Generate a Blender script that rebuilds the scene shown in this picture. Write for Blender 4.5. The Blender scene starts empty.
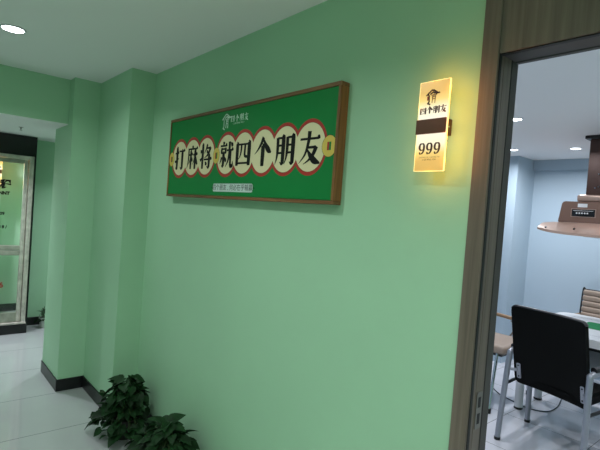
import bpy, bmesh, math, random
from mathutils import Vector, Matrix
C = bpy.context.scene.collection
PI = math.pi
# ------------------------------------------------------------------ camera, world, exposure
cam_d = bpy.data.cameras.new('camera'); cam = bpy.data.objects.new('camera', cam_d); C.objects.link(cam)
cam_d.sensor_width = 36; cam_d.lens = 27.757; cam_d.clip_start = 0.02
_r = Vector((0.64733872, 0.75858628, 0.07415822)); _d = Vector((0.06954478, 0.03810464, -0.99685082)); _f = Vector((-0.75902313, 0.65045745, -0.02808911))
cam.matrix_world = Matrix(((_r.x, -_d.x, -_f.x, 0), (_r.y, -_d.y, -_f.y, 0), (_r.z, -_d.z, -_f.z, 1.64), (0, 0, 0, 1)))
bpy.context.scene.camera = cam
W = bpy.data.worlds.new('world'); bpy.context.scene.world = W; W.use_nodes = True
W.node_tree.nodes['Background'].inputs[0].default_value = (0.8, 0.9, 1, 1)
W.node_tree.nodes['Background'].inputs[1].default_value = 0.05
vs = bpy.context.scene.view_settings
vs.view_transform = 'Standard'; vs.look = 'None'; vs.gamma = 1; vs.use_curve_mapping = False; vs.exposure = 0.0
CORR_W, LOBBY_W, BLUE_W, SCONCE_W = 10.5, 21.0, 12.5, 0.21
HALL_COL, BLUE_COL = (0.93, 0.98, 1.0), (0.93, 0.96, 1.0)

# ------------------------------------------------------------------ materials
def lin(c):
    return tuple(((v/255)/12.92 if v/255 <= .04045 else ((v/255+.055)/1.055)**2.4) for v in c)
def new_mat(name):
    m = bpy.data.materials.new(name); m.use_nodes = True
    return m, m.node_tree.nodes, m.node_tree.links, m.node_tree.nodes['Principled BSDF']
def mat(name, rgb, rough=.5, metal=0, noise=0, nscale=8, bump=0, bscale=60, spec=.5, emit=None, es=0, coat=0):
    m, n, l, b = new_mat(name)
    col = lin(rgb) + (1,)
    b.inputs['Base Color'].default_value = col
    b.inputs['Roughness'].default_value = rough; b.inputs['Metallic'].default_value = metal
    b.inputs['Specular IOR Level'].default_value = spec; b.inputs['Coat Weight'].default_value = coat
    tc = n.new('ShaderNodeTexCoord')
    if noise:
        t = n.new('ShaderNodeTexNoise'); t.inputs['Scale'].default_value = nscale; t.inputs['Detail'].default_value = 4
        r = n.new('ShaderNodeValToRGB'); r.color_ramp.elements[0].position = .3; r.color_ramp.elements[1].position = .7
        r.color_ramp.elements[0].color = tuple(v*(1-noise) for v in col[:3]) + (1,)
        r.color_ramp.elements[1].color = tuple(min(1, v*(1+noise)) for v in col[:3]) + (1,)
        l.new(tc.outputs['Object'], t.inputs['Vector']); l.new(t.outputs['Fac'], r.inputs[0]); l.new(r.outputs[0], b.inputs['Base Color'])
    if bump:
        t = n.new('ShaderNodeTexNoise'); t.inputs['Scale'].default_value = bscale
        bp = n.new('ShaderNodeBump'); bp.inputs['Strength'].default_value = bump; bp.inputs['Distance'].default_value = .002
        l.new(tc.outputs['Object'], t.inputs['Vector']); l.new(t.outputs['Fac'], bp.inputs['Height']); l.new(bp.outputs[0], b.inputs['Normal'])
    if emit:
        b.inputs['Emission Color'].default_value = lin(emit) + (1,); b.inputs['Emission Strength'].default_value = es
    return m
def wood_mat(name, c1, c2, axis, rough=.45, s=30, stretch=.04):
    m, n, l, b = new_mat(name)
    tc = n.new('ShaderNodeTexCoord'); mp = n.new('ShaderNodeMapping')
    sc = [s, s, s]; sc[axis] = s*stretch; mp.inputs['Scale'].default_value = sc
    t = n.new('ShaderNodeTexNoise'); t.inputs['Scale'].default_value = 2.0; t.inputs['Detail'].default_value = 6; t.inputs['Roughness'].default_value = .6
    r = n.new('ShaderNodeValToRGB'); r.color_ramp.elements[0].position = .3; r.color_ramp.elements[1].position = .72
    r.color_ramp.elements[0].color = lin(c1)+(1,); r.color_ramp.elements[1].color = lin(c2)+(1,)
    l.new(tc.outputs['Object'], mp.inputs[0]); l.new(mp.outputs[0], t.inputs['Vector']); l.new(t.outputs['Fac'], r.inputs[0]); l.new(r.outputs[0], b.inputs['Base Color'])
    b.inputs['Roughness'].default_value = rough
    return m
def tile_mat(name, rgb, ox, oy, sx, sy, jw=.0022, rough=.09):
    m, n, l, b = new_mat(name)
    tc = n.new('ShaderNodeTexCoord'); sep = n.new('ShaderNodeSeparateXYZ'); l.new(tc.outputs['Object'], sep.inputs[0])
    def M(op, a, c):
        q = n.new('ShaderNodeMath'); q.operation = op
        for i, v in enumerate((a, c)):
            if v is None: continue
            if isinstance(v, (int, float)): q.inputs[i].default_value = v
            else: l.new(v, q.inputs[i])
        return q.outputs[0]
    fl = []
    for out, o, s in ((sep.outputs[0], ox, sx), (sep.outputs[1], oy, sy)):
        u = M('DIVIDE', M('SUBTRACT', out, o), s)
        d = M('MULTIPLY', M('ABSOLUTE', M('SUBTRACT', M('FRACT', M('ADD', u, 100.5), None), .5), None), s)
        fl.append(M('LESS_THAN', d, jw))
    j = M('MAXIMUM', fl[0], fl[1])
    t = n.new('ShaderNodeTexNoise'); t.inputs['Scale'].default_value = 3; t.inputs['Detail'].default_value = 5
    l.new(tc.outputs['Object'], t.inputs['Vector'])
    r = n.new('ShaderNodeValToRGB'); c = lin(rgb)
    r.color_ramp.elements[0].color = tuple(v*.93 for v in c)+(1,); r.color_ramp.elements[1].color = tuple(v*1.05 for v in c)+(1,)
    l.new(t.outputs['Fac'], r.inputs[0])
    mx = n.new('ShaderNodeMix'); mx.data_type = 'RGBA'
    l.new(j, mx.inputs[0]); l.new(r.outputs[0], mx.inputs[6]); mx.inputs[7].default_value = lin((48, 55, 52))+(1,)
    l.new(mx.outputs[2], b.inputs['Base Color'])
    l.new(M('ADD', M('MULTIPLY', j, .5), rough), b.inputs['Roughness'])
    b.inputs['Specular IOR Level'].default_value = .5
    return m
def glass_mat(name, tint=(1, 1, 1), ior=1.45):
    m = bpy.data.materials.new(name); m.use_nodes = True; n = m.node_tree.nodes; l = m.node_tree.links; n.clear()
    o = n.new('ShaderNodeOutputMaterial'); mx = n.new('ShaderNodeMixShader'); tr = n.new('ShaderNodeBsdfTransparent'); g = n.new('ShaderNodeBsdfGlossy')
    f = n.new('ShaderNodeFresnel'); f.inputs[0].default_value = ior
    tr.inputs[0].default_value = tint+(1,); g.inputs['Roughness'].default_value = .02
    l.new(f.outputs[0], mx.inputs[0]); l.new(tr.outputs[0], mx.inputs[1]); l.new(g.outputs[0], mx.inputs[2]); l.new(mx.outputs[0], o.inputs[0])
    return m
def emit_mat(name, rgb, s):
    return mat(name, rgb, rough=.4, emit=rgb, es=s)
def sconce_mat(name, zc):
    # lit acrylic: brightest at the LED strip in the bracket, dimmer and warmer towards both ends
    m, n, l, b = new_mat(name)
    tc = n.new('ShaderNodeTexCoord'); sep = n.new('ShaderNodeSeparateXYZ'); l.new(tc.outputs['Object'], sep.inputs[0])
    a = n.new('ShaderNodeMath'); a.operation = 'SUBTRACT'; l.new(sep.outputs[2], a.inputs[0]); a.inputs[1].default_value = zc
    ab = n.new('ShaderNodeMath'); ab.operation = 'ABSOLUTE'; l.new(a.outputs[0], ab.inputs[0])
    mr = n.new('ShaderNodeMapRange'); l.new(ab.outputs[0], mr.inputs[0]); mr.inputs[1].default_value = .02; mr.inputs[2].default_value = .155
    r = n.new('ShaderNodeValToRGB'); e = r.color_ramp.elements
    e[0].position = 0; e[0].color = (1.0, .96, .80, 1)
    e[1].position = 1; e[1].color = lin((212, 170, 84))+(1,)
    for p, c in ((.30, (1.0, .93, .66, 1)), (.52, lin((248, 214, 122))+(1,)), (.72, lin((224, 180, 92))+(1,))):
        q = e.new(p); q.color = c
    l.new(mr.outputs[0], r.inputs[0]); l.new(r.outputs[0], b.inputs['Emission Color']); b.inputs['Emission Strength'].default_value = 1.0
    b.inputs['Base Color'].default_value = (.12, .11, .08, 1); b.inputs['Roughness'].default_value = .2
    return m

M = dict(
    green=mat('green_paint', (162, 204, 170), .55, noise=.03, nscale=1.6, bump=.15, bscale=180, spec=.35),
    green2=mat('pale_green_paint', (184, 206, 188), .55, bump=.1, bscale=150),
    blue=mat('pale_blue_paint', (172, 190, 204), .6, noise=.01, nscale=1.5, bump=.1, bscale=150, spec=.3),
    ceil=mat('white_ceiling_paint', (238, 238, 238), .8, bump=.1, bscale=120, spec=.2),
    tile=tile_mat('grey_floor_tile', (172, 176, 176), -3.45, .36, .662, 1.32, rough=.05),
    tile2=tile_mat('pale_floor_tile', (222, 222, 230), -1.80, 4.10, .662, .662),
    base=mat('black_skirting', (16, 17, 19), .35, noise=.1, nscale=30),
    greywood=wood_mat('grey_wood_grain', (92, 80, 71), (122, 108, 98), 2, .5, 28, .03),
    jamb=mat('dark_grey_jamb', (80, 76, 76), .6, noise=.05, nscale=20, spec=.25),
    seal=mat('black_seal', (18, 18, 18), .6),
    frame=wood_mat('brown_frame_wood', (96, 60, 28), (158, 108, 62), 2, .45, 26, .05),
    frameh=wood_mat('brown_frame_wood_across', (84, 54, 28), (140, 100, 62), 0, .45, 26, .05),
    board=mat('green_print', (6, 122, 56), .5, noise=.02, nscale=3, spec=.3),
    red=mat('red_print', (172, 54, 46), .5, spec=.3),
    cream=mat('cream_print', (224, 214, 172), .5, spec=.3),
    ink=mat('black_ink', (14, 12, 12), .5, spec=.2),
    line=mat('thin_dark_line', (40, 30, 24), .5),
    gold=mat('yellow_print', (214, 186, 84), .5),
    wprint=mat('pale_print', (198, 226, 206), .5),
    pill=mat('pale_label', (196, 212, 206), .5),
    brown=mat('bronze_metal', (96, 62, 46), .35, metal=.5, noise=.05, nscale=40),
    brownink=mat('dark_brown_ink', (66, 34, 24), .5), redink=mat('red_ink', (150, 30, 24), .5),
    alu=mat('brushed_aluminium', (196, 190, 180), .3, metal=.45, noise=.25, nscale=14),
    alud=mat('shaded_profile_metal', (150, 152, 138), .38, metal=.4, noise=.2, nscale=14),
    blackpanel=mat('black_gloss_panel', (10, 11, 13), .25),
    glass=glass_mat('clear_glass', (.93, .98, .95)),
    chrome=mat('chrome', (210, 212, 216), .12, metal=1),
    tube=mat('grey_painted_tube', (150, 154, 164), .32, metal=.35),
    bleather=mat('black_mesh_fabric', (8, 9, 8), .7, bump=.1, bscale=400, spec=.12),
    bedge=mat('black_leather_edge', (30, 31, 36), .38, bump=.2, bscale=200),
    beige=mat('beige_leather', (158, 140, 126), .45, noise=.06, nscale=12, bump=.2, bscale=120),
    woodarm=mat('tan_wood_arm', (150, 124, 98), .4, noise=.1, nscale=16),
    white=mat('white_plastic', (214, 216, 220), .35, noise=.02, nscale=10),
    felt=mat('green_felt', (16, 122, 70), .9, noise=.08, nscale=60),
    greyp=mat('grey_plastic', (150, 154, 160), .4), black=mat('black_plastic', (14, 14, 15), .4),
    copper=mat('rose_bronze_enamel', (128, 100, 88), .35, metal=.4, noise=.04, nscale=8),
    copperl=mat('light_rose_enamel', (168, 144, 132), .3, metal=.3),
    chim=mat('dark_brown_enamel', (70, 48, 42), .3, metal=.4),
    lens=emit_mat('lit_lens', (240, 247, 255), 14), wlens=emit_mat('lit_lens_room', (240, 247, 255), 10),
    leaf=mat('dark_green_leaf', (20, 50, 22), .6, noise=.45, nscale=14, spec=.2), stem=mat('green_stem', (52, 74, 38), .5),
    pot=mat('dark_brown_pot', (34, 30, 28), .4, noise=.1, nscale=12), potw=mat('pale_pot', (160, 168, 160), .35), soil=mat('soil', (30, 22, 16), .95, noise=.3, nscale=40),
    cable=mat('grey_cable', (70, 76, 80), .5), steel=mat('steel_plate', (120, 118, 110), .3, metal=.8),
)

# ------------------------------------------------------------------ mesh helpers
def nb(): return bmesh.new()
def box(bm, x0, x1, y0, y1, z0, z1, bev=0, seg=2):
    t = bmesh.new(); bmesh.ops.create_cube(t, size=1)
    for v in t.verts: v.co = Vector(((x0+x1)/2+v.co.x*(x1-x0), (y0+y1)/2+v.co.y*(y1-y0), (z0+z1)/2+v.co.z*(z1-z0)))
    if bev: bmesh.ops.bevel(t, geom=t.edges[:], offset=bev, segments=seg, affect='EDGES', profile=.5)
    merge(bm, t)
    return bm
def merge(bm, t, mtx=None):
    me = bpy.data.meshes.new('t')
    if mtx is not None: t.transform(mtx)
    t.to_mesh(me); t.free(); bm.from_mesh(me); bpy.data.meshes.remove(me)
def smooth_path(pts, k=4):
    pts = [Vector(p) for p in pts]
    if len(pts) < 3: return pts
    out = []
    P = [pts[0]*2-pts[1]] + pts + [pts[-1]*2-pts[-2]]
    for i in range(1, len(P)-2):
        for s in range(k):
            t = s/k; a, b, c, d = P[i-1:i+3]
            out.append(.5*((2*b)+(c-a)*t+(2*a-5*b+4*c-d)*t*t+(-a+3*b-3*c+d)*t*t*t))
    out.append(pts[-1]); return out
def tube(bm, pts, r, seg=10, cap=True):
    pts = [Vector(p) for p in pts]; rings = []; up = None
    for i, p in enumerate(pts):
        d = (pts[min(i+1, len(pts)-1)]-pts[max(i-1, 0)]).normalized()
        if up is None: up = Vector((0, 0, 1)) if abs(d.z) < .9 else Vector((1, 0, 0))
        a = d.cross(up).normalized(); b = a.cross(d).normalized(); up = b
        rr = r[i] if isinstance(r, (list, tuple)) else r
        rings.append([bm.verts.new(p+a*math.cos(2*PI*k/seg)*rr+b*math.sin(2*PI*k/seg)*rr) for k in range(seg)])
    for i in range(len(rings)-1):
        for k in range(seg): bm.faces.new((rings[i][k], rings[i][(k+1) % seg], rings[i+1][(k+1) % seg], rings[i+1][k]))
    if cap: bm.faces.new(rings[0][::-1]); bm.faces.new(rings[-1])
    return bm
def lathe(bm, c, prof, seg=24, mtx=None):
    rings = []
    for r, z in prof:
        rings.append([bm.verts.new(Vector((c[0]+math.cos(2*PI*k/seg)*max(r, 1e-4), c[1]+math.sin(2*PI*k/seg)*max(r, 1e-4), c[2]+z))) for k in range(seg)])
    for i in range(len(rings)-1):
        for k in range(seg): bm.faces.new((rings[i][k], rings[i][(k+1) % seg], rings[i+1][(k+1) % seg], rings[i+1][k]))
    bm.faces.new(rings[0][::-1]); bm.faces.new(rings[-1])
    return bm
def prism(bm, poly, fn, t0, t1):
    # poly of (u,v); fn(u,v,t)->xyz
    a = [bm.verts.new(fn(u, v, t0)) for u, v in poly]; b = [bm.verts.new(fn(u, v, t1)) for u, v in poly]
    bm.faces.new(a); bm.faces.new(b[::-1]); n = len(poly)
    for i in range(n): bm.faces.new((a[i], b[i], b[(i+1) % n], a[(i+1) % n]))
    return bm
def root_loc(p):
    while p.parent: p = p.parent
    return p
def obj(name, bm, m, parent=None, local=False, smooth=False, recalc=True):
    if recalc: bmesh.ops.recalc_face_normals(bm, faces=bm.faces[:])
    if parent is not None and not local:
        r = root_loc(parent)
        bm.transform(Matrix.Translation(-r.location))
    me = bpy.data.meshes.new(name); bm.to_mesh(me); bm.free()
    me.materials.append(M[m] if isinstance(m, str) else m)
    if smooth:
        for p in me.polygons: p.use_smooth = True
        try: me.set_sharp_from_angle(angle=math.radians(38))
        except Exception: pass
    o = bpy.data.objects.new(name, me); C.objects.link(o)
    if parent is not None: o.parent = parent
    return o
def tag(o, label, cat, group=None):
    o['label'] = label; o['category'] = cat
    if group: o['group'] = group
    return o
def thing(name, label, cat, loc=(0, 0, 0), rz=0, group=None):
    o = bpy.data.objects.new(name, None); C.objects.link(o); o.location = loc; o.rotation_euler = (0, 0, rz); o.empty_display_size = .1
    return tag(o, label, cat, group)
def struct(name, bm, m, parent=None, smooth=False):
    o = obj(name, bm, m, parent, smooth=smooth); o['kind'] = 'structure'; return o
def text_bm(body, size, fn, offset=0.0, t=.0006, align='CENTER', shear=0, sx=1):
    cu = bpy.data.curves.new('txt', 'FONT'); cu.body = body; cu.size = size; cu.offset = offset; cu.align_x = align; cu.align_y = 'CENTER'; cu.resolution_u = 4; cu.shear = shear
    o = bpy.data.objects.new('txt', cu); C.objects.link(o)
    bpy.context.view_layer.update(); dg = bpy.context.evaluated_depsgraph_get()
    me = bpy.data.meshes.new_from_object(o.evaluated_get(dg))
    bm = bmesh.new(); bm.from_mesh(me)
    for v in bm.verts: v.co = Vector(fn(v.co.x*sx, v.co.y, t))
    bpy.data.objects.remove(o); bpy.data.curves.remove(cu); bpy.data.meshes.remove(me)
    return bm

# brush stroke writing, on a 100 x 100 grid: h / v / path strokes with a changing width
def hs(x0, x1, y, w=4.2): return [[(x0, y, w), (x1-5, y, w)], [(x1-12, y+1, 1), (x1-6, y+3, 8), (x1+1, y-1, 2)]]
def vst(x, y0, y1, w=10): return [[(x-3, y0+3, 2), (x, y0-2, w+1), (x, y1+4, w), (x, y1, w*.6)]]
def pst(*p): return [list(p)]
GL = {
 '打': hs(5,40,74)+vst(24,95,8)+pst((26,10,9),(18,6,5),(10,13,1))+pst((3,36,7),(22,42,5),(42,52,2))+hs(44,98,82)+vst(74,82,9)+pst((76,12,9),(66,6,6),(55,14,1)),
 '麻': pst((47,99,2),(52,94,9),(55,88,6))+hs(12,96,86)+pst((18,86,7),(18,55,7),(14,28,5),(4,4,1))+hs(24,54,62)+vst(38,76,4,8)+pst((37,60,5),(30,38,4),(20,22,1))+pst((40,56,3),(48,42,8),(54,34,4))+hs(58,96,62)+vst(76,78,4,9)+pst((75,60,5),(67,38,4),(56,20,1))+pst((78,60,3),(88,34,9),(98,20,5)),
 '将': vst(24,96,4,9)+pst((5,78,2),(11,70,9),(14,64,5))+pst((3,34,7),(12,40,6),(22,50,2))+pst((60,98,8),(50,78,5),(37,62,1))+pst((52,82,4),(86,84,5))+pst((86,86,9),(74,64,7),(58,52,4),(38,44,1))+pst((56,74,2),(62,68,8),(64,62,4))+hs(36,98,38)+vst(78,54,8,9)+pst((80,12,8),(72,5,6),(60,12,1))+pst((46,30,2),(54,20,9),(56,14,5)),
 '就': pst((22,99,2),(28,93,9),(30,88,5))+hs(4,52,84)+vst(14,74,54,7)+pst((14,72,4),(44,72,4))+vst(43,74,54,7)+pst((14,57,4),(43,57,4))+vst(29,57,8,9)+pst((30,10,8),(24,6,5),(17,11,1))+pst((16,42,6),(11,28,5),(3,16,1))+pst((38,42,2),(45,30,8),(48,23,5))+hs(52,98,66)+pst((70,98,9),(70,60,8),(64,28,6),(46,3,1))+pst((80,64,7),(80,14,8),(86,7,9),(96,9,7),(97,26,1))+pst((80,94,2),(88,86,9),(92,79,5)),
 '四': vst(11,84,8,10)+pst((11,82,4),(88,82,4))+vst(88,86,8,11)+pst((11,15,4),(88,15,4))+pst((38,82,7),(37,60,6),(32,42,4),(20,28,1))+pst((62,82,7),(61,46,7),(66,39,6),(80,38,5),(81,50,1)),
 '个': pst((51,98,9),(38,76,7),(20,56,4),(2,42,1))+pst((50,94,3),(64,72,9),(82,54,12),(98,45,3))+vst(50,68,2,11),
 '朋': pst((11,90,9),(12,50,8),(9,24,5),(1,3,1))+hs(11,44,88)+vst(41,90,8,10)+pst((43,12,9),(36,5,6),(26,11,1))+pst((12,64,4),(41,64,4))+pst((12,40,4),(41,40,4))
      +pst((62,90,9),(62,50,8),(59,24,5),(50,3,1))+hs(62,94,88)+vst(91,90,8,10)+pst((93,12,9),(86,5,6),(76,11,1))+pst((62,64,4),(91,64,4))+pst((62,40,4),(91,40,4)),
 '友': hs(4,94,76)+pst((46,99,10),(43,66,8),(30,30,5),(3,3,1))+pst((36,50,4),(78,50,5))+pst((80,52,10),(68,30,8),(48,12,4),(24,0,1))+pst((38,46,2),(54,26,9),(74,10,12),(99,2,3)),
 '9': pst((50,98,5),(26,90,12),(16,66,17),(26,44,12),(50,38,5),(70,46,8),(80,66,17),(72,90,12),(50,98,5))+pst((80,70,17),(78,40,15),(62,14,10),(36,3,4))+pst((36,3,5),(22,8,10),(22,20,14)),
}
def glyph(bm, key, cx, cz, size, fn, t0=.0010, wk=1.0, sx=1.0):
    t = t0
    for st in GL[key]:
        pts = smooth_path([(a, b, w) for a, b, w in st], 4) if len(st) > 2 else [Vector(p) for p in st]
        L, R = [], []
        for i, p in enumerate(pts):
            d = Vector(pts[min(i+1, len(pts)-1)][:2])-Vector(pts[max(i-1, 0)][:2])
            if d.length < 1e-6: d = Vector((1, 0))
            d.normalize(); nrm = Vector((-d.y, d.x)); w = max(p[2], .6)*.5*wk
            q = Vector((p[0], p[1]))
            for lst, s in ((L, 1), (R, -1)):
                g = (q+nrm*w*s-Vector((50, 50)))/100*size
                lst.append(bm.verts.new(fn(cx+g.x*sx, cz+g.y, t)))
        for i in range(len(pts)-1):
            bm.faces.new((L[i], L[i+1], R[i+1], R[i]))
        t += .00003
    return bm
def ell(cx, cz, rx, rz, n=48, a0=0): return [(cx+rx*math.cos(2*PI*k/n+a0), cz+rz*math.sin(2*PI*k/n+a0)) for k in range(n)]
def rrect(x0, x1, z0, z1, r, n=6):
    out = []
    for cx, cz, a in ((x1-r, z1-r, 0), (x0+r, z1-r, PI/2), (x0+r, z0+r, PI), (x1-r, z0+r, 1.5*PI)):
        out += [(cx+r*math.cos(a+PI/2*k/n), cz+r*math.sin(a+PI/2*k/n)) for k in range(n+1)]
    return out

# ------------------------------------------------------------------ the setting
H = 2.60; H2 = 2.50; YM = 1.412; YP = 1.226; XC = -4.14; XH = -4.27; XJ = -4.69; YJ = 1.02; XF = -6.41; XG = -7.29
struct('floor_hall', box(nb(), XG-.2, 1.9, -1.9, 1.47, -.1, 0), 'tile')
struct('floor_room', box(nb(), -3.6, 1.9, 1.47, 6.2, -.1, 0), 'tile2')
struct('floor_lobby', box(nb(), XG-.2, XJ, 1.47, 2.6, -.1, 0), 'tile')
struct('ceiling_hall', box(nb(), XH-.02, 1.9, -1.9, YM+.05, H, H+.1), 'ceil')
struct('ceiling_lobby', box(nb(), XG-.2, XJ+.01, -1.9, 2.6, 2.275, 2.375), 'ceil')
struct('ceiling_room', box(nb(), -3.6, 1.9, YM+.118, 6.2, H2, H2+.1), 'ceil')
# main wall with the doorway: left stretch, over the door, right stretch
bm = nb(); box(bm, -3.5, -.790, YM, 1.530, 0, H); box(bm, -.790, .30, YM+.006, 1.530, 2.23, H); box(bm, .30, 1.9, YM, 1.530, 0, H)
struct('wall_main', bm, 'green')
struct('wall_pilaster', box(nb(), XJ, -3.44, YP, 1.60, 0, H), 'green')
bm = nb()
prism(bm, [(XC, YJ), (XC, YP+.01), (XJ, YP+.01), (XJ, YJ)], lambda u, v, t: (u, v, t), 0, H)
struct('wall_column', bm, 'green')
bm = nb(); box(bm, XJ, XH, -1.0, YJ, 2.232, H); box(bm, XJ, XH, -1.9, -1.0, 0, H); struct('wall_left', bm, 'green')
struct('ceiling_opening', box(nb(), XJ, XH-.004, -1.0, YJ, 2.226, 2.2325), 'ceil')
struct('wall_back', box(nb(), XG-.2, 1.9, -1.95, -1.85, 0, H+.1), 'green')
struct('wall_right', box(nb(), 1.85, 1.95, -1.9, 6.2, 0, H+.1), 'green')
# lobby beyond the opening
struct('wall_lobby_far', box(nb(), XF-.1, XF, 1.12, 2.6, 0, 2.4), 'green')
struct('wall_lobby_side', box(nb(), XF-.1, XJ, 2.5, 2.6, 0, 2.4), 'green')
struct('wall_lobby_column', box(nb(), XJ-.1, XJ, 1.6, 2.5, 0, 2.4), 'green')
bm = nb(); box(bm, XG-.1, XG, -1.9, 1.5, 0, 2.4); box(bm, XG, XG+.16, -1.9, .945, 0, 2.4); struct('wall_behind_glass', bm, 'green2')
struct('wall_behind_glass_side', box(nb(), XG, XF-.1, 1.40, 1.5, 0, 2.4), 'green')
# room beyond the doorway
struct('wall_room_far', box(nb(), -3.6, 1.9, 6.0, 6.1, 0, H2+.1), 'blue')
struct('wall_room_left', box(nb(), -3.45, -3.35, 1.53, 6.0, 0, H2+.1), 'blue')
struct('wall_room_pilaster', box(nb(), -3.35, -2.55, 5.53, 6.0, 0, H2), 'blue')
struct('wall_room_beam', box(nb(), -2.55, 1.85, 5.95, 6.0, 2.373, H2), 'blue')
bm = nb(); box(bm, -3.35, -.790, 1.5302, 1.534, 0, H2); box(bm, -.79, .30, 1.5302, 1.534, 2.23, H2); box(bm, .30, 1.85, 1.5302, 1.534, 0, H2); struct('wall_room_near', bm, 'blue')
# skirting
def base(name, x0, x1, y0, y1, h=.1): struct(name, box(nb(), x0, x1, y0, y1, 0, h, .002, 1), 'base')
base('baseboard_main', -3.44, -.80, YM-.010, YM)
base('baseboard_pilaster', XC+.010, -3.44, YP-.010, YP+.0)
base('baseboard_pilaster_side', -3.44, -3.43, YP-.010, YM-.010)
bm = nb()
box(bm, XC, XC+.010, YJ-.010, YP, 0, .1, .002, 1); box(bm, XJ, XC, YJ-.010, YJ, 0, .1, .002, 1); struct('baseboard_column', bm, 'base')
base('baseboard_lobby', XF, XF+.010, 1.16, 2.5)
base('baseboard_behind_glass', XG, XG+.012, .946, 1.4); base('baseboard_behind_pillar', XG+.16, XG+.172, -1.5, .945)

# doorway to the room: grey wood casing, jamb, head, panel over it
DX0, DX1, DZ = -.738, .25, 2.186
bm = nb(); box(bm, -.796, DX0, YM-.012, YM+.03, 0, H, .002, 1); box(bm, DX1, DX1+.058, YM-.012, YM+.03, 0, H, .002, 1)
door1 = struct('door_1', bm, 'greywood')
obj('transom_panel', box(nb(), DX0+.0005, DX1-.0005, YM-.006, YM+.02, DZ, H-.001), 'greywood', door1)
obj('side_jamb', box(nb(), DX0-.04, DX0, YM+.0305, 1.49, 0, DZ+.03), 'greywood', door1)
obj('side_jamb', box(nb(), DX1, DX1+.04, YM+.0305, 1.49, 0, DZ+.03), 'greywood', door1)
bm = nb(); box(bm, DX0-.04, DX0+.001, 1.496, 1.536, 0, DZ+.03); box(bm, DX0-.04, DX0-.006, 1.49, 1.496, 0, DZ+.03)
obj('rear_jamb', bm, 'jamb', door1)
obj('door_seal', box(nb(), DX0-.006, DX0-.0005, 1.4901, 1.4959, 0, DZ), 'seal', door1)
obj('door_seal', box(nb(), DX0, DX0+.002, YM-.004, YM+.010, 0, DZ), 'seal', door1)
obj('head_jamb', box(nb(), DX0, DX1, YM+.0205, 1.512, DZ+.0, DZ+.03), 'jamb', door1)
obj('head_seal', box(nb(), DX0, DX1, YM+.0, YM+.016, DZ-.004, DZ-.0002), 'seal', door1)
obj('head_seal', box(nb(), DX0, DX1, 1.512, 1.517, DZ+.001, DZ+.03), 'seal', door1)
obj('head_stop', box(nb(), DX0, DX1, 1.517, 1.536, DZ-.002, DZ+.03), 'jamb', door1)
bm = nb(); prism(bm, rrect(1.448, 1.484, .968, 1.092, .006), lambda u, v, t: (DX0+t, u, v), 0, .0025)
st = obj('strike_plate', bm, 'steel', door1)
for z0, z1 in ((.985, 1.02), (1.04, 1.075)):
    obj('latch_hole', box(nb(), DX0+.0024, DX0+.0032, 1.458, 1.474, z0, z1), 'seal', st)

# glass door beyond the opening
XD = -6.10
bm = nb(); box(bm, XF, XD+.03, 1.118, 1.136, .11, 2.06); box(bm, XF, XD+.03, -1.0, 1.136, 2.045, 2.27); box(bm, XF, XD+.035, -1.0, 1.134, 0, .112, .003, 1)
door2 = struct('door_2', bm, 'blackpanel')
bm = nb(); box(bm, XD-.05, XD+.034, 1.070, 1.116, .114, 2.044, .004, 2); box(bm, XD-.05, XD+.034, .1, 1.070, 2.004, 2.044, .004, 2)
box(bm, XD-.05, XD+.044, .1, 1.12, .1125, .135, .003, 1); box(bm, XD+.034, XD+.042, 1.098, 1.112, .135, 2.03, .002, 1)
obj('door_frame', bm, 'alu', door2)
for s_ in ((1.024, 1.066, .137, 2.0),):
    bm = nb(); box(bm, XD-.03, XD+.016, s_[0], s_[1], s_[2], s_[3], .004, 2); box(bm, XD+.0165, XD+.024, 1.050, 1.060, .14, 1.99, .002, 1); box(bm, XD-.03, XD+.016, .10, .142, .137, 2.0, .004, 2)
    obj('leaf_stile', bm, 'alu', door2)
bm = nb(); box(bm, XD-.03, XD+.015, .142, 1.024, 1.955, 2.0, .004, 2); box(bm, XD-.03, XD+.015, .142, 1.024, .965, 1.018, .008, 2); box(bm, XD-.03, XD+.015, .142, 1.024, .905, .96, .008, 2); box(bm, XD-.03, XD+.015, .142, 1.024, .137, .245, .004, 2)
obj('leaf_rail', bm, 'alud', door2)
gp = obj('glass_pane', box(nb(), XD-.012, XD-.006, .142, 1.024, 1.018, 1.955), 'glass', door2)
obj('glass_pane', box(nb(), XD-.012, XD-.006, .142, 1.024, .245, .905), 'glass', door2)
fx = lambda y, z: (lambda u, v, t: (XD-.005+t, y+u, z+v))
obj('lettering', text_bm('程', .105, fx(.853, 1.700), offset=.006), 'ink', gp)
obj('lettering', text_bm('ANNT', .048, fx(.828, 1.605), offset=.003), 'ink', gp)
obj('lettering', text_bm('09', .045, fx(.835, 1.375), offset=.002), 'ink', gp)
obj('lettering', text_bm('8 8 /', .045, fx(.845, 1.225), offset=.002), 'ink', gp)
obj('red_lettering', text_bm('6', .085, fx(.862, .565), offset=.003), 'redink', gp)

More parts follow.
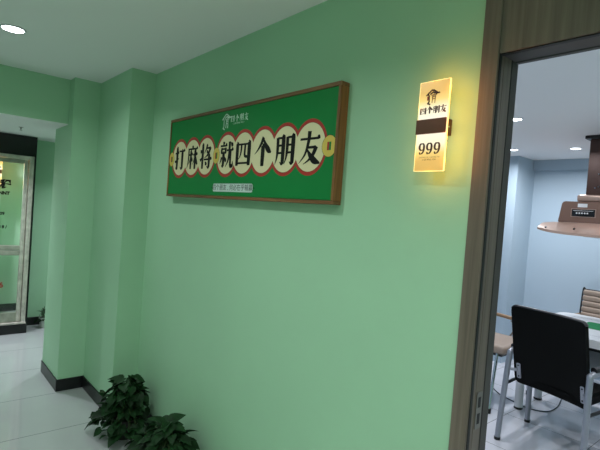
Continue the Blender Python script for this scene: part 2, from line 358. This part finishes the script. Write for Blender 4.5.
# ------------------------------------------------------------------ downlights
def downlight(x, y, z, label, group, watts, r=.05, col=HALL_COL, m='lens', size=.09, spread=150):
    t = thing('ceiling_downlight', label, 'ceiling light', (x, y, z), 0, group)
    obj('trim_ring', lathe(nb(), (x, y, z), [(r+.004, -.0005), (r+.012, -.0005), (r+.013, -.004), (r+.004, -.007), (r+.001, -.004)], 32), 'white', t, smooth=True)
    obj('lens', lathe(nb(), (x, y, z), [(r, -.0008), (r, -.006), (r*.8, -.009), (r*.4, -.0105), (.0001, -.011)], 32), m, t, smooth=True)
    ld = bpy.data.lights.new('downlight_lamp', 'AREA'); ld.shape = 'DISK'; ld.size = size; ld.energy = watts; ld.color = col; ld.spread = math.radians(spread)
    lo = bpy.data.objects.new('downlight_lamp', ld); C.objects.link(lo); lo.parent = t; lo.location = (0, 0, -.016)
    return t
g = 'downlights in the green hall ceiling'
downlight(-3.27, .45, H, 'round lit downlight in the green hall ceiling, upper left corner of the photo', g, CORR_W*.6, .056)
downlight(-1.75, .35, H, 'round downlight overhead in the hall, in front of the sign and above the frame', g, CORR_W*.85)
downlight(-.25, .25, H, 'round downlight in the hall ceiling near the wooden doorway', g, CORR_W*.8)
downlight(-2.4, -1.1, H, 'unseen round downlight added as fill light in the hall ceiling, furthest from the sign wall', g, CORR_W*.3)  # unseen lamp added behind the camera to brighten the pilaster side
downlight(-.6, -1.2, H, 'unseen round downlight added straight behind the viewer to brighten the sign wall', g, CORR_W*1.7)  # added fill from behind the camera for the lower right of the wall
downlight(1.1, -.3, H, 'unseen round downlight added as fill light beyond the doorway, at the right end of the hall', g, CORR_W*2.2)  # no lamp known here, added to throw light along the hall from the right
downlight(-5.5, .35, 2.275, 'round downlight in the low lobby ceiling in front of the glass door', None, LOBBY_W, col=(.88, .9, 1), spread=130)
downlight(-5.5, 1.75, 2.275, 'round downlight in the low lobby ceiling behind the green column', None, LOBBY_W*.5, col=(.88, .9, 1), spread=130)
downlight(-6.85, .55, 2.275, 'unseen round downlight added to brighten the space behind the glass door', None, LOBBY_W*1.3, spread=150)  # unseen source, added so the view through the glass is bright
g = 'downlights in the pale blue room'
for x, y, lb in ((-1.73, 3.64, 'lit downlight beside the top of the wooden doorway, largest of the blue room'), (-2.40, 5.06, 'small lit downlight half hidden by the door jamb near the blue pillar'),
                 (-1.82, 5.19, 'lit downlight left of the range hood chimney'), (-1.1, 2.3, 'unseen downlight added just inside the wooden doorway to brighten the blue room floor'), (.5, 3.4, 'unseen downlight added to light the blue room, right of the doorway view, nearer the camera'),  # both lamps here are unseen, added to brighten the room
                 (-.2, 5.1, 'unseen downlight added to light the blue room, right of the hood chimney')):  # another unseen lamp added to light the room
    downlight(x, y, H2, lb, g, BLUE_W, .044, BLUE_COL, 'wlens', spread=165)

# ------------------------------------------------------------------ the long sign
SY = 1.362
fs = lambda u, v, t: (u, SY+.004-t, v)
sign = thing('framed_sign', 'long green sign with black characters in cream circles, brown wooden frame, on green wall', 'sign', (-2.2, YM, 1.68))
X0, X1, Z0, Z1, fw = -3.022, -1.391, 1.681, 2.200, .020
obj('frame_rail', box(nb(), X0, X1, SY, YM-.0, Z1-fw*.9, Z1, .0015, 1), 'frameh', sign); obj('frame_rail', box(nb(), X0, X1, SY, YM-.0, Z0, Z0+fw*.8, .0015, 1), 'frameh', sign)
obj('frame_stile', box(nb(), X0, X0+fw*.7, SY, YM, Z0+fw*.8, Z1-fw*.9, .0015, 1), 'frame', sign); obj('frame_stile', box(nb(), X1-.015, X1, SY, YM, Z0+fw*.8, Z1-fw*.9, .0015, 1), 'frame', sign)
bd = obj('sign_board', box(nb(), X0+fw*.8, X1-.015, SY+.004, SY+.02, Z0+fw*.9, Z1-fw), 'board', sign)
CH = [('打', -2.857), ('麻', -2.684), ('将', -2.510), ('就', -2.274), ('四', -2.105), ('个', -1.925), ('朋', -1.746), ('友', -1.567)]
CZ = 1.932
bm = nb()
for i, (k, x) in enumerate(CH): prism(bm, ell(x, CZ, .1150, .128), fs, .0001+i*.00002, .0003+i*.00002)
box(bm, -2.45, -2.33, SY+.0036, SY+.0039, CZ-.03, CZ+.03)
obj('red_border', bm, 'red', bd)
for i, (k, x) in enumerate(CH):
    rr = .110
    prism(b0 := nb(), ell(x, CZ, .1030, rr+.0015), fs, .00052+i*.00001, .00056+i*.00001)
    prism(b1 := nb(), ell(x, CZ, .1015, rr), fs, .0006+i*.00004, .00063+i*.00004)
    d = obj('disc', b1, 'cream', bd); obj('disc_outline', b0, 'line', bd)
    obj('character', glyph(nb(), k, x+.001, CZ-.001, .150, fs, .0012, 1.75, .98), 'ink', bd)
for i, x in enumerate((-2.974, -2.384, -1.440)):
    bm = nb(); prism(bm, ell(x, 1.930, .036 if i < 2 else .044, .046), fs, .0016, .0018); cn = obj('coin', bm, 'gold', bd); CR = .036 if i < 2 else .044
    bm = nb(); prism(bm, [(x-.012, 1.912), (x, 1.912), (x, 1.948), (x-.012, 1.948)], fs, .002, .0021); obj('coin_hole', bm, 'red', bd)
    bm = nb(); prism(bm, [(x, 1.912), (x+.012, 1.912), (x+.012, 1.948), (x, 1.948)], fs, .002, .0021); obj('coin_hole', bm, 'board', bd)
    bm = nb(); n = 40
    for k in range(n):
        a, b = 2*PI*k/n, 2*PI*(k+1)/n
        bm.faces.new([bm.verts.new(fs(x+rx*math.cos(q), 1.930+(rx+.046-CR)*math.sin(q), .00185)) for rx, q in ((CR, a), (CR+.0015, a), (CR+.0015, b), (CR, b))])
    obj('coin_outline', bm, 'line', bd)
bm = nb(); prism(bm, rrect(-2.400, -1.992, 1.722, 1.768, .012), fs, .0004, .0006); pl = obj('slogan_plate', bm, 'pill', bd)
obj('slogan', text_bm('四个朋友 , 何必在乎输赢', .037, lambda u, v, t: fs(-2.196+u, 1.7445+v, .0010), offset=0, sx=1.03), 'ink', bd)
for q in ([(-2.42, 1.745), (-2.404, 1.748), (-2.404, 1.742)], [(-1.968, 1.745), (-1.988, 1.742), (-1.988, 1.748)]): obj('slogan_point', prism(nb(), q, fs, .0004, .0006), 'ink', bd)
def strokes(bm, segs, cx, cz, s, fn, w=.06):
    for seg in segs:
        for a, b in zip(seg, seg[1:]):
            A, B = Vector(a), Vector(b); d = (B-A).normalized(); nn = Vector((-d.y, d.x))*w*.5; A = A-d*w*.3; B = B+d*w*.3
            bm.faces.new([bm.verts.new(fn(cx+p.x*s, cz+p.y*s, .0012)) for p in (A+nn, B+nn, B-nn, A-nn)])
    return bm
HOUSE_D = [[(-.5, .18), (-.36, .30), (-.1, .5), (.06, .48), (.40, .26), (.5, .28)], [(-.36, .22), (-.30, .12), (-.28, -.28), (-.38, -.38), (-.2, -.46)], [(-.2, .24), (.02, .36), (.3, .22)]]
HOUSE_L = [[(-.12, .16), (.28, .16)], [(-.05, .04), (.22, .04)], [(-.02, .16), (-.04, -.36)], [(.2, .16), (.18, -.38)], [(.08, .24), (.08, .1)], [(-.02, -.1), (.2, -.1)]]
logo = obj('house_logo', strokes(nb(), HOUSE_D+HOUSE_L, -2.296, 2.116, .088, fs, .085), 'wprint', bd)
bm = nb()
for i, k in enumerate('四个朋友'): glyph(bm, k, -2.232+i*.045, 2.128+(.0 if i % 2 else .001), .040, fs, .001, 1.35, .95)
obj('logo_name', bm, 'wprint', bd)
obj('logo_line', text_bm('— SI GE PENG YOU —', .013, lambda u, v, t: fs(-2.170+u, 2.100+v, .001)), 'wprint', bd)

# ------------------------------------------------------------------ the lit number lamp
def number_lamp(dx, dy, loc, rz, label, full=True):
    t = thing('wall_lamp', label, 'lamp', loc, rz)
    # local: x along the wall, y into the wall (0 = wall face), z up, centre at z = 0
    fl = lambda u, v, t_: (u, -.060-t_, v)
    bm = nb(); prism(bm, rrect(-.0575, .0575, -.152, .153, .004), lambda u, v, q: (u, q, v), -.060, -.054)
    p = obj('acrylic_panel', bm, SC, t, local=True)
    bm = nb()
    for x0, x1, z0, z1 in ((-.0590, -.0575, -.153, .154), (.0575, .0590, -.153, .154), (-.0575, .0575, .153, .1545), (-.0575, .0575, -.1535, -.152)):
        box(bm, x0, x1, -.061, -.054, z0, z1)
    obj('panel_edge', bm, 'edge', p, local=True)
    obj('bracket', box(nb(), -.0595, .0575, -.068, -.0615, -.026, .024, .001, 1), 'brown', t, local=True)
    mt = obj('mount_box', box(nb(), -.040, .040, -.0535, -.001, -.0265, .0285, .001, 1), 'brown', t, local=True)
    tube(b := nb(), [(.0401, -.022, .001), (.0425, -.022, .001)], .0035, 10); obj('screw', b, 'chrome', mt, local=True)
    obj('house_logo', strokes(nb(), HOUSE_D, -.004, .098, .050, fl, .11), 'brownink', p, local=True)
    obj('house_logo', strokes(nb(), HOUSE_L, -.004, .098, .050, fl, .07), 'goldink', p, local=True)
    obj('red_seal', strokes(nb(), [[(-.44, .08), (-.44, -.14)]], -.002, .098, .050, fl, .1), 'redink', p, local=True)
    bm = nb()
    for i, k in enumerate('四个朋友'): glyph(bm, k, -.039+i*.0262, .0545+(0, .002, .001, .002)[i],   .0255, fl, .001, 2.0, 1.0)
    obj('lettering', bm, 'brownink', p, local=True)
    bm = nb()
    for i in range(3): glyph(bm, '9', -.0320+i*.0300, -.0760, .038, fl, .001, 1.75, .74)
    obj('number', bm, 'brownink', p, local=True)
    obj('small_print', text_bm('SI GE PENG YOU . SI GE PENG YOU', .0052, lambda u, v, q: fl(u, v-.106, .001)), 'brownink', p, local=True)
    obj('small_print', text_bm('SI GE PENG YOU', .0072, lambda u, v, q: fl(u, v-.114, .001)), 'brownink', p, local=True)
    for x, z, e in ((.066, .12, 1.0), (.066, .045, 1.2), (.066, -.045, 1.2), (.066, -.12, 1.0), (0, .166, .8), (0, -.165, .8), (-.066, .07, .45), (-.066, -.09, .45)):
        ld = bpy.data.lights.new('lamp_glow', 'POINT'); ld.energy = SCONCE_W*e; ld.color = (1.0, .36, .02); ld.shadow_soft_size = .02
        lo = bpy.data.objects.new('lamp_glow', ld); C.objects.link(lo); lo.parent = t; lo.location = (x, -.064, z)
    return t
SC = sconce_mat('lit_acrylic', 0.0)
M['edge'] = emit_mat('lit_acrylic_edge', (252, 222, 150), 1.0); M['goldink'] = mat('tan_ink', (168, 132, 92), .5)
number_lamp(0, 0, (-.9285, YM, 1.9645), 0, 'glowing yellow acrylic number lamp reading 999 on the wall beside the doorway')
number_lamp(0, 0, (XG+.16, .880, 1.875), PI/2, 'small warm lamp glowing behind the glass door at the left edge')

# ------------------------------------------------------------------ sprinkler and hatch in the lobby ceiling
sp = thing('fire_sprinkler', 'small metal sprinkler head hanging from the white lobby ceiling', 'sprinkler', (-5.35, .85, 2.275))
lathe(b := nb(), (-5.35, .85, 2.275), [(.022, -.0005), (.022, -.003), (.006, -.005), (.006, -.02), (.003, -.022), (.003, -.03)], 16); obj('sprinkler_body', b, 'steel', sp, smooth=True)
lathe(b := nb(), (-5.35, .85, 2.245), [(.013, 0), (.013, -.003)], 16); obj('deflector', b, 'steel', sp)
bm = nb()
for x0, x1, y0, y1 in ((-5.55, -5.547, -.1, .5), (-5.15, -5.147, -.1, .5), (-5.55, -5.147, .5, .503), (-5.55, -5.147, -.1, -.097)): box(bm, x0, x1, y0, y1, 2.2735, 2.2752)
struct('trim_1', bm, 'greyp')

# ------------------------------------------------------------------ pothos plants
def leaf(bm, base, direc, up, L, w):
    d = direc.normalized(); s = d.cross(up).normalized(); n = s.cross(d).normalized()
    prof = [(0, 0), (.02, .30), (.12, .46), (.30, .50), (.52, .42), (.75, .24), (1.0, 0)]
    curl = -.28
    mid, le, ri = [], [], []
    for t, h in prof:
        c = base+d*L*t+n*(curl*t*t*L)
        mid.append(bm.verts.new(c))
        le.append(bm.verts.new(c+s*h*w+n*h*w*.35-(d*L*.12 if t < .05 and h > 0 else Vector((0, 0, 0))))); ri.append(bm.verts.new(c-s*h*w+n*h*w*.35-(d*L*.12 if t < .05 and h > 0 else Vector((0, 0, 0)))))
    for i in range(len(prof)-1):
        for side in (le, ri):
            vs_ = [mid[i], side[i], side[i+1], mid[i+1]] if side is le else [mid[i], mid[i+1], side[i+1], side[i]]
            bm.faces.new(vs_)
def pothos(name, label, loc, seed, n, rx, ry, zmax, pot_r=.09, pot_h=.14, lsize=.075, extra=(), potm='pot', xb=(-9, 9), yb=(-9, 9)):
    rnd = random.Random(seed); x, y, z = loc
    t = thing(name, label, 'plant', loc)
    pt = obj('pot', lathe(nb(), loc, [(pot_r*.72, .001), (pot_r*.8, .004), (pot_r, pot_h), (pot_r*1.06, pot_h), (pot_r*1.06, pot_h-.015), (pot_r*.98, pot_h-.012), (pot_r*.9, pot_h-.02)], 28), potm, t, smooth=True)
    obj('soil', lathe(nb(), (x, y, z+pot_h-.019), [(pot_r*.88, -.002), (pot_r*.88, .002)], 20), 'soil', pt)
    lf, sm = nb(), nb()
    items = []
    for i in range(n):
        a = rnd.uniform(0, 2*PI); q = rnd.random()**.6; hz = rnd.uniform(.0, 1)
        r = q*(1-.45*hz)
        tgt = Vector((x+math.cos(a)*rx*r, y+math.sin(a)*ry*r, z+.06+(zmax-.06)*(hz**.85)*(1-.35*q*q)))
        items.append((tgt, a, q))
    for e in extra: items.append((Vector(e[:3]), e[3], 1.0))
    for tgt, a, q in items:
        tgt.x = min(max(tgt.x, xb[0]), xb[1]); tgt.y = min(max(tgt.y, yb[0]), yb[1]); tgt.z = max(tgt.z, .04)
        start = Vector((x+rnd.uniform(-.5, .5)*pot_r, y+rnd.uniform(-.5, .5)*pot_r, z+pot_h-.02))
        mid = (start+tgt)/2+Vector((0, 0, .05+.05*rnd.random()))
        tube(sm, smooth_path([start, mid, tgt], 4), .0022, 5, False)
        d = Vector((math.cos(a)*.9, math.sin(a)*.9, rnd.uniform(-.9, .45))); d += Vector((rnd.uniform(-.4, .4), rnd.uniform(-.4, .4), 0))
        Ls = lsize*rnd.uniform(.75, 1.35)
        end = tgt+d.normalized()*Ls
        if end.y > yb[1]+.03: d.y = -abs(d.y)*.3
        if end.x < xb[0]-.03: d.x = abs(d.x)*.4
        if tgt.z+d.normalized().z*Ls < .02: d.z = abs(d.z)*.3
        leaf(lf, tgt, d, Vector((0, 0, 1))+Vector((rnd.uniform(-.5, .5), rnd.uniform(-.5, .5), 0)), Ls, Ls*.85)
    obj('stems', sm, 'stem', t, smooth=True)
    f = obj('foliage', lf, 'leaf', t, recalc=False, smooth=True)
    return t
pothos('potted_pothos', 'dark green pothos in the corner by the pilaster, further of the two by the wall', (-3.13, 1.22, 0), 3, 190, .22, .17, .43,
       extra=((-3.36, 1.08, .12, 3.4), (-3.30, 1.06, .05, 3.0), (-3.36, 1.10, .26, 2.6), (-3.28, 1.05, .07, 4.0)), xb=(-3.33, 9), yb=(-9, 1.34))
pothos('potted_pothos', 'dark green pothos cut off by the bottom edge, nearer of the two by the wall', (-2.44, 1.20, 0), 9, 250, .38, .18, .38, yb=(-9, 1.34))
pothos('potted_seedling', 'small leafy plant in a pale pot in the lobby behind the column', (-6.24, 1.34, 0), 5, 12, .07, .07, .27, .045, .13, .05, potm='potw', xb=(-6.34, 9))

# ------------------------------------------------------------------ black chair seen from behind
RL, RR, FL, FR = Vector((-1.617, 3.552, 0)), Vector((-.985, 3.40, 0)), Vector((-1.625, 4.10, 0)), Vector((-.93, 3.95, 0))
bc = thing('office_chair', 'black chair with grey tube legs seen from behind, through the doorway', 'chair', (-1.3, 3.7, 0))
TL, TR_ = Vector((-1.600, 3.60, .690)), Vector((-1.000, 3.45, .705))
for a, tp, fr in ((RL, TL, FL), (RR, TR_, FR)):
    up = Vector((fr.x, fr.y-.02, tp.z+.005))
    tube(b := nb(), smooth_path([a+Vector((0, 0, .012)), a.lerp(tp, .5)+Vector((0, 0, .0)), tp-Vector((0, 0, .05)), tp+Vector((0, .035, .0)), tp.lerp(up, .5)], 5), .021, 12)
    obj('leg', b, 'tube', bc, smooth=True)
    tube(b := nb(), smooth_path([tp.lerp(up, .5), up-Vector((0, .05, 0)), up-Vector((0, 0, .05)), fr.lerp(up, .4), fr+Vector((0, 0, .012))], 5), .021, 12)
    obj('leg', b, 'tube', bc, smooth=True)
    for p in (a, fr):
        tube(b := nb(), [p+Vector((0, 0, .0005)), p+Vector((0, 0, .022))], .0235, 12); obj('foot_cap', b, 'black', bc, smooth=True)
    tube(b := nb(), [tp+Vector((0, .06, .028)), up+Vector((0, -.08, .028))], .022, 10); obj('arm_pad', b, 'black', bc, smooth=True)
BLc, BRc = Vector((-1.576, 3.575, 0)), Vector((-1.028, 3.445, 0))
ux = (BRc-BLc).normalized(); wb = (BRc-BLc).length; uy = Vector((-ux.y, ux.x, 0))
def bk(u, z, t): # along the back, height, depth into seat side, with slight recline and barrel curve
    s = u/wb*2-1
    p = BLc+ux*u+uy*(t+.03*(1-s*s)+.07-.12*(z-.45)/.6); p.z = z; return p
bm = nb(); outline = rrect(0, wb, .462, 1.050, .03, 5)
nx, nz = 16, 14
def warp(u, z): return u, z
grid = {}
def roundedz(u, top):
    r = .035; e = min(u, wb-u)
    if e < r: d = r-math.sqrt(max(0, r*r-(r-e)**2))
    else: d = 0
    return (1.052-d) if top else (.455+d*1.5)
us = [0, .004, .012, .024, .04]+[.04+(wb-.08)*k/12 for k in range(1, 12)]+[wb-.04, wb-.024, wb-.012, wb-.004, wb]
for side, t in ((0, 0.0), (1, .034)):
    for i, u in enumerate(us):
        for j in range(9): 
            z0, z1 = roundedz(u, False), roundedz(u, True)
            grid[side, i, j] = bm.verts.new(bk(u, z0+(z1-z0)*j/8, t))
n_ = len(us)
for i in range(n_-1):
    for j in range(8):
        bm.faces.new([grid[0, i, j], grid[0, i+1, j], grid[0, i+1, j+1], grid[0, i, j+1]])
        bm.faces.new([grid[1, i, j], grid[1, i, j+1], grid[1, i+1, j+1], grid[1, i+1, j]])
    bm.faces.new([grid[0, i, 8], grid[0, i+1, 8], grid[1, i+1, 8], grid[1, i, 8]]); bm.faces.new([grid[0, i, 0], grid[1, i, 0], grid[1, i+1, 0], grid[0, i+1, 0]])
for j in range(8):
    bm.faces.new([grid[0, 0, j], grid[0, 0, j+1], grid[1, 0, j+1], grid[1, 0, j]]); bm.faces.new([grid[0, n_-1, j], grid[1, n_-1, j], grid[1, n_-1, j+1], grid[0, n_-1, j+1]])
back = obj('backrest', bm, 'bleather', bc, smooth=True)
bm = nb(); pth = [bk(u, roundedz(u, True)-.004, .017) for u in us]; tube(bm, pth[1:-1], .0165, 10); obj('top_piping', bm, 'bedge', back, smooth=True)
for u0, sg in ((.022, 1), (wb-.052, -1)):
    bm = nb(); prism(bm, rrect(u0, u0+.030, .495, .612, .008), lambda u, v, t: bk(u, v, -t), .001, .005)
    pl = obj('bracket_plate', bm, 'tube', bc)
    for z in (.512, .595):
        c = bk(u0+.015, z, -.005); obj('bolt', tube(nb(), [c, c-uy*.004], .006, 10), 'black', pl)
    e = (RL.lerp(TL, .80) if sg > 0 else RR.lerp(TR_, .80))
    a = bk(u0+(.0 if sg > 0 else .03), .555, -.002); bm = nb(); tube(bm, [a, Vector((e.x, e.y, .555))], .012, 8); obj('bracket_arm', bm, 'tube', bc)
bm = nb(); prism(bm, [(-1.555, 3.66), (-1.03, 3.52), (-.985, 3.95), (-1.55, 4.07)], lambda u, v, t: (u, v, t), .455, .535)
bmesh.ops.bevel(bm, geom=bm.edges[:], offset=.02, segments=3, affect='EDGES'); obj('seat', bm, 'bleather', bc, smooth=True)
bm = nb(); tube(bm, [Vector((FL.x, FL.y, .435)), Vector((FR.x, FR.y, .435))], .012, 8); tube(bm, [RL.lerp(TL, .63), Vector((FL.x, FL.y, .435))], .012, 8); tube(bm, [RR.lerp(TR_, .63), Vector((FR.x, FR.y, .435))], .012, 8)
obj('seat_frame', bm, 'black', bc, smooth=True)

# ------------------------------------------------------------------ beige ribbed chairs
def beige_chair(loc, rz, label):
    t = thing('padded_chair', label, 'chair', loc, rz, None)
    bm = nb(); box(bm, -.265, .265, -.25, .27, .49, .57, .035, 4); obj('seat', bm, 'beige', t, local=True, smooth=True)
    bm = nb()
    for k in range(7):
        z0 = .60+k*.060; yb = -.262-(z0-.6)*.12
        box(bm, -.262, .262, yb-.022, yb+.026, z0, z0+.0615, .018, 3)
    obj('backrest', bm, 'beige', t, local=True, smooth=True)
    bm = nb()
    for s in (-1, 1): tube(bm, smooth_path([(s*.275, -.10, .49), (s*.275, -.24, .53), (s*.275, -.275, .64), (s*.275, -.33, 1.01), (s*.255, -.334, 1.02)], 5), .009, 8)
    tube(bm, [(-.255, -.334, 1.02), (.255, -.334, 1.02)], .009, 8)
    obj('back_frame', bm, 'bedge', t, local=True, smooth=True)
    for s in (-1, 1):
        tube(b := nb(), smooth_path([(s*.285, -.285, .74), (s*.285, -.1, .745), (s*.285, .08, .735)], 5), .019, 8); ap = obj('arm_pad', b, 'woodarm', t, local=True, smooth=True)
        tube(b := nb(), smooth_path([(s*.285, .06, .715), (s*.283, .11, .66), (s*.280, .06, .55), (s*.272, 0, .50)], 5), .011, 8); obj('arm_support', b, 'chrome', t, local=True, smooth=True)
        for yy, fy in ((.20, .235), (-.20, -.25)):
            tube(b := nb(), [(s*.25, yy, .495), (s*.40, fy, .02)], .014, 10); lg = obj('leg', b, 'chrome', t, local=True, smooth=True)
            tube(b := nb(), [(s*.400, fy, .0005), (s*.400, fy, .040)], .022, 10); obj('foot_cap', b, 'black', lg, local=True, smooth=True)
    obj('seat_frame', box(nb(), -.25, .25, -.23, .24, .475, .490), 'black', t, local=True)
    return t
beige_chair((-2.14, 4.37, 0), -PI/2, 'beige padded chair with tan arm, left of the table beside the door jamb')
beige_chair((-1.535, 5.42, 0), PI, 'beige ribbed leather chair on the far side of the game table')

# ------------------------------------------------------------------ game table
TX0, TX1, TY0, TY1 = -1.76, -.68, 3.99, 5.09
tb = thing('game_table', 'white game table with green felt centre behind the black chair', 'table', ((TX0+TX1)/2, (TY0+TY1)/2, 0))
bm = nb(); prism(bm, rrect(TX0, TX1, TY0, TY1, .10, 6), lambda u, v, t: (u, v, t), .775, .838); bmesh.ops.bevel(bm, geom=[e for e in bm.edges if abs(e.verts[0].co.z-e.verts[1].co.z) < 1e-5], offset=.008, segments=2, affect='EDGES')
obj('tabletop', bm, 'white', tb, smooth=True)
bm = nb(); prism(bm, rrect(TX0+.01, TX1-.01, TY0+.01, TY1-.01, .10, 6), lambda u, v, t: (u, v, t), .752, .7748); obj('edge_trim', bm, 'black', tb)
bm = nb(); prism(bm, rrect(-1.43, -1.01, 4.44, 4.78, .03, 4), lambda u, v, t: (u, v, t), .8382, .8395); obj('felt', bm, 'felt', tb)
bm = nb(); 
for x0, x1, y0, y1 in ((-1.60, -.84, 4.16, 4.165), (-1.60, -.84, 4.92, 4.925), (-1.60, -1.595, 4.165, 4.92), (-.845, -.84, 4.165, 4.92)): box(bm, x0, x1, y0, y1, .838, .8388)
obj('rim_groove', bm, 'greyp', tb)
obj('machine_box', box(nb(), -1.55, -.89, 4.2, 4.88, .56, .751, .01, 2), 'greyp', tb)
obj('underframe', box(nb(), -1.80, -.64, 4.26, 4.80, .60, .64, .004, 1), 'white', tb)
for x, y in ((-1.80, 4.32), (-.64, 4.32), (-1.80, 4.74), (-.64, 4.74)):
    lathe(b := nb(), (x, y, 0), [(.036, .02), (.036, .66), (.03, .665)], 20); lg = obj('leg', b, 'white', tb, smooth=True)
    lathe(b := nb(), (x, y, 0), [(.034, .0005), (.038, .004), (.038, .0199)], 20); obj('foot_ring', b, 'black', lg, smooth=True)
# cable
tube(b := nb(), smooth_path([(-2.2, 4.62, .006), (-2.05, 4.49, .006), (-1.94, 4.45, .006), (-1.755, 4.40, .006), (-1.62, 4.47, .006), (-1.60, 4.67, .006), (-1.66, 4.95, .006)], 6), .005, 6)
tag(obj('power_cable', b, 'cable', smooth=True), 'dark power cable curling on the floor under the game table', 'cable')

# ------------------------------------------------------------------ range hood over the table
hd = thing('range_hood', 'rose bronze range hood on a dark ceiling duct over the game table', 'extractor hood', (-1.21, 4.70, 1.62))
obj('duct', box(nb(), -1.490, -.93, 4.57, 4.83, 1.975, 2.470, .004, 1), 'chim', hd)
obj('ceiling_flange', box(nb(), -1.525, -.895, 4.54, 4.86, 2.470, 2.499, .003, 1), 'black', hd)
for x, z in ((-1.38, 2.35), (-1.36, 2.30), (-1.40, 2.16), (-1.42, 2.04), (-1.395, 2.05)): obj('screw', tube(nb(), [(x, 4.5695, z), (x, 4.563, z)], .006, 8), 'chrome', hd)
obj('collar', box(nb(), -1.535, -.885, 4.50, 4.90, 1.915, 1.9745, .015, 3), 'copperl', hd, smooth=True)
bm = nb(); y0, y1 = 4.47, 4.93
prism(bm, [(-1.665, 1.725), (-.755, 1.725), (-.785, 1.90), (-.80, 1.912), (-1.62, 1.912), (-1.640, 1.90)], lambda u, v, t: (u, t, v), y0, y1); bmesh.ops.bevel(bm, geom=bm.edges[:], offset=.006, segments=2, affect='EDGES'); obj('hood_body', bm, 'copper', hd, smooth=True)
bm = nb(); box(bm, -1.560, -1.365, y0-.004, y0-.0005, 1.775, 1.850, .001, 1); pf = obj('control_panel', bm, 'copperl', hd)
obj('panel_face', box(nb(), -1.553, -1.372, y0-.006, y0-.0042, 1.782, 1.843), 'blackpanel', pf)
for i in range(5): obj('button', tube(nb(), [(-1.512+i*.021, y0-.0061, 1.810), (-1.512+i*.021, y0-.009, 1.810)], .0068, 10), 'white', pf)
bm = nb(); box(bm, -1.54, -1.385, y0-.007, y0-.0061, 1.829, 1.832); obj('panel_print', bm, 'white', pf)
obj('rating_label', box(nb(), -1.510, -1.435, y0-.003, y0-.0005, 1.862, 1.893), 'white', hd)
# bowed canopy: wide thin tray
bm = nb(); cxh = -1.21; secs = []
for k in range(25):
    s = -1+2*k/24; x = cxh+s*.58; bow = (1-s*s)
    tt = abs(s)**6
    zt = 1.728-.02*tt; zb = 1.622-.016*bow+.02*tt
    yf = 4.36-.13*bow; ybk = 5.04+.11*bow
    secs.append([bm.verts.new(v) for v in ((x, yf, zb+.004), (x, yf+.004, zb+.026), (x, 4.46, zt), (x, 4.94, zt), (x, ybk-.004, zb+.026), (x, ybk, zb+.004))])
for a, b in zip(secs, secs[1:]):
    for j in range(6): bm.faces.new((a[j], a[(j+1) % 6], b[(j+1) % 6], b[j]))
bm.faces.new(secs[0]); bm.faces.new(secs[-1][::-1]); cn = obj('canopy', bm, 'copperl', hd, smooth=True)
for s in (-.86, -.42, .42, .86):
    x = cxh+s*.58; yf = 4.36-.13*(1-s*s); obj('clip', tube(nb(), [(x, yf+.02, 1.672), (x, yf+.005, 1.667)], .008, 8), 'black', cn)
box(b := nb(), -1.40, -1.02, 4.35, 4.42, 1.606, 1.621, .003, 1); obj('hood_light', b, 'wprint2' if 'wprint2' in M else 'white', hd)
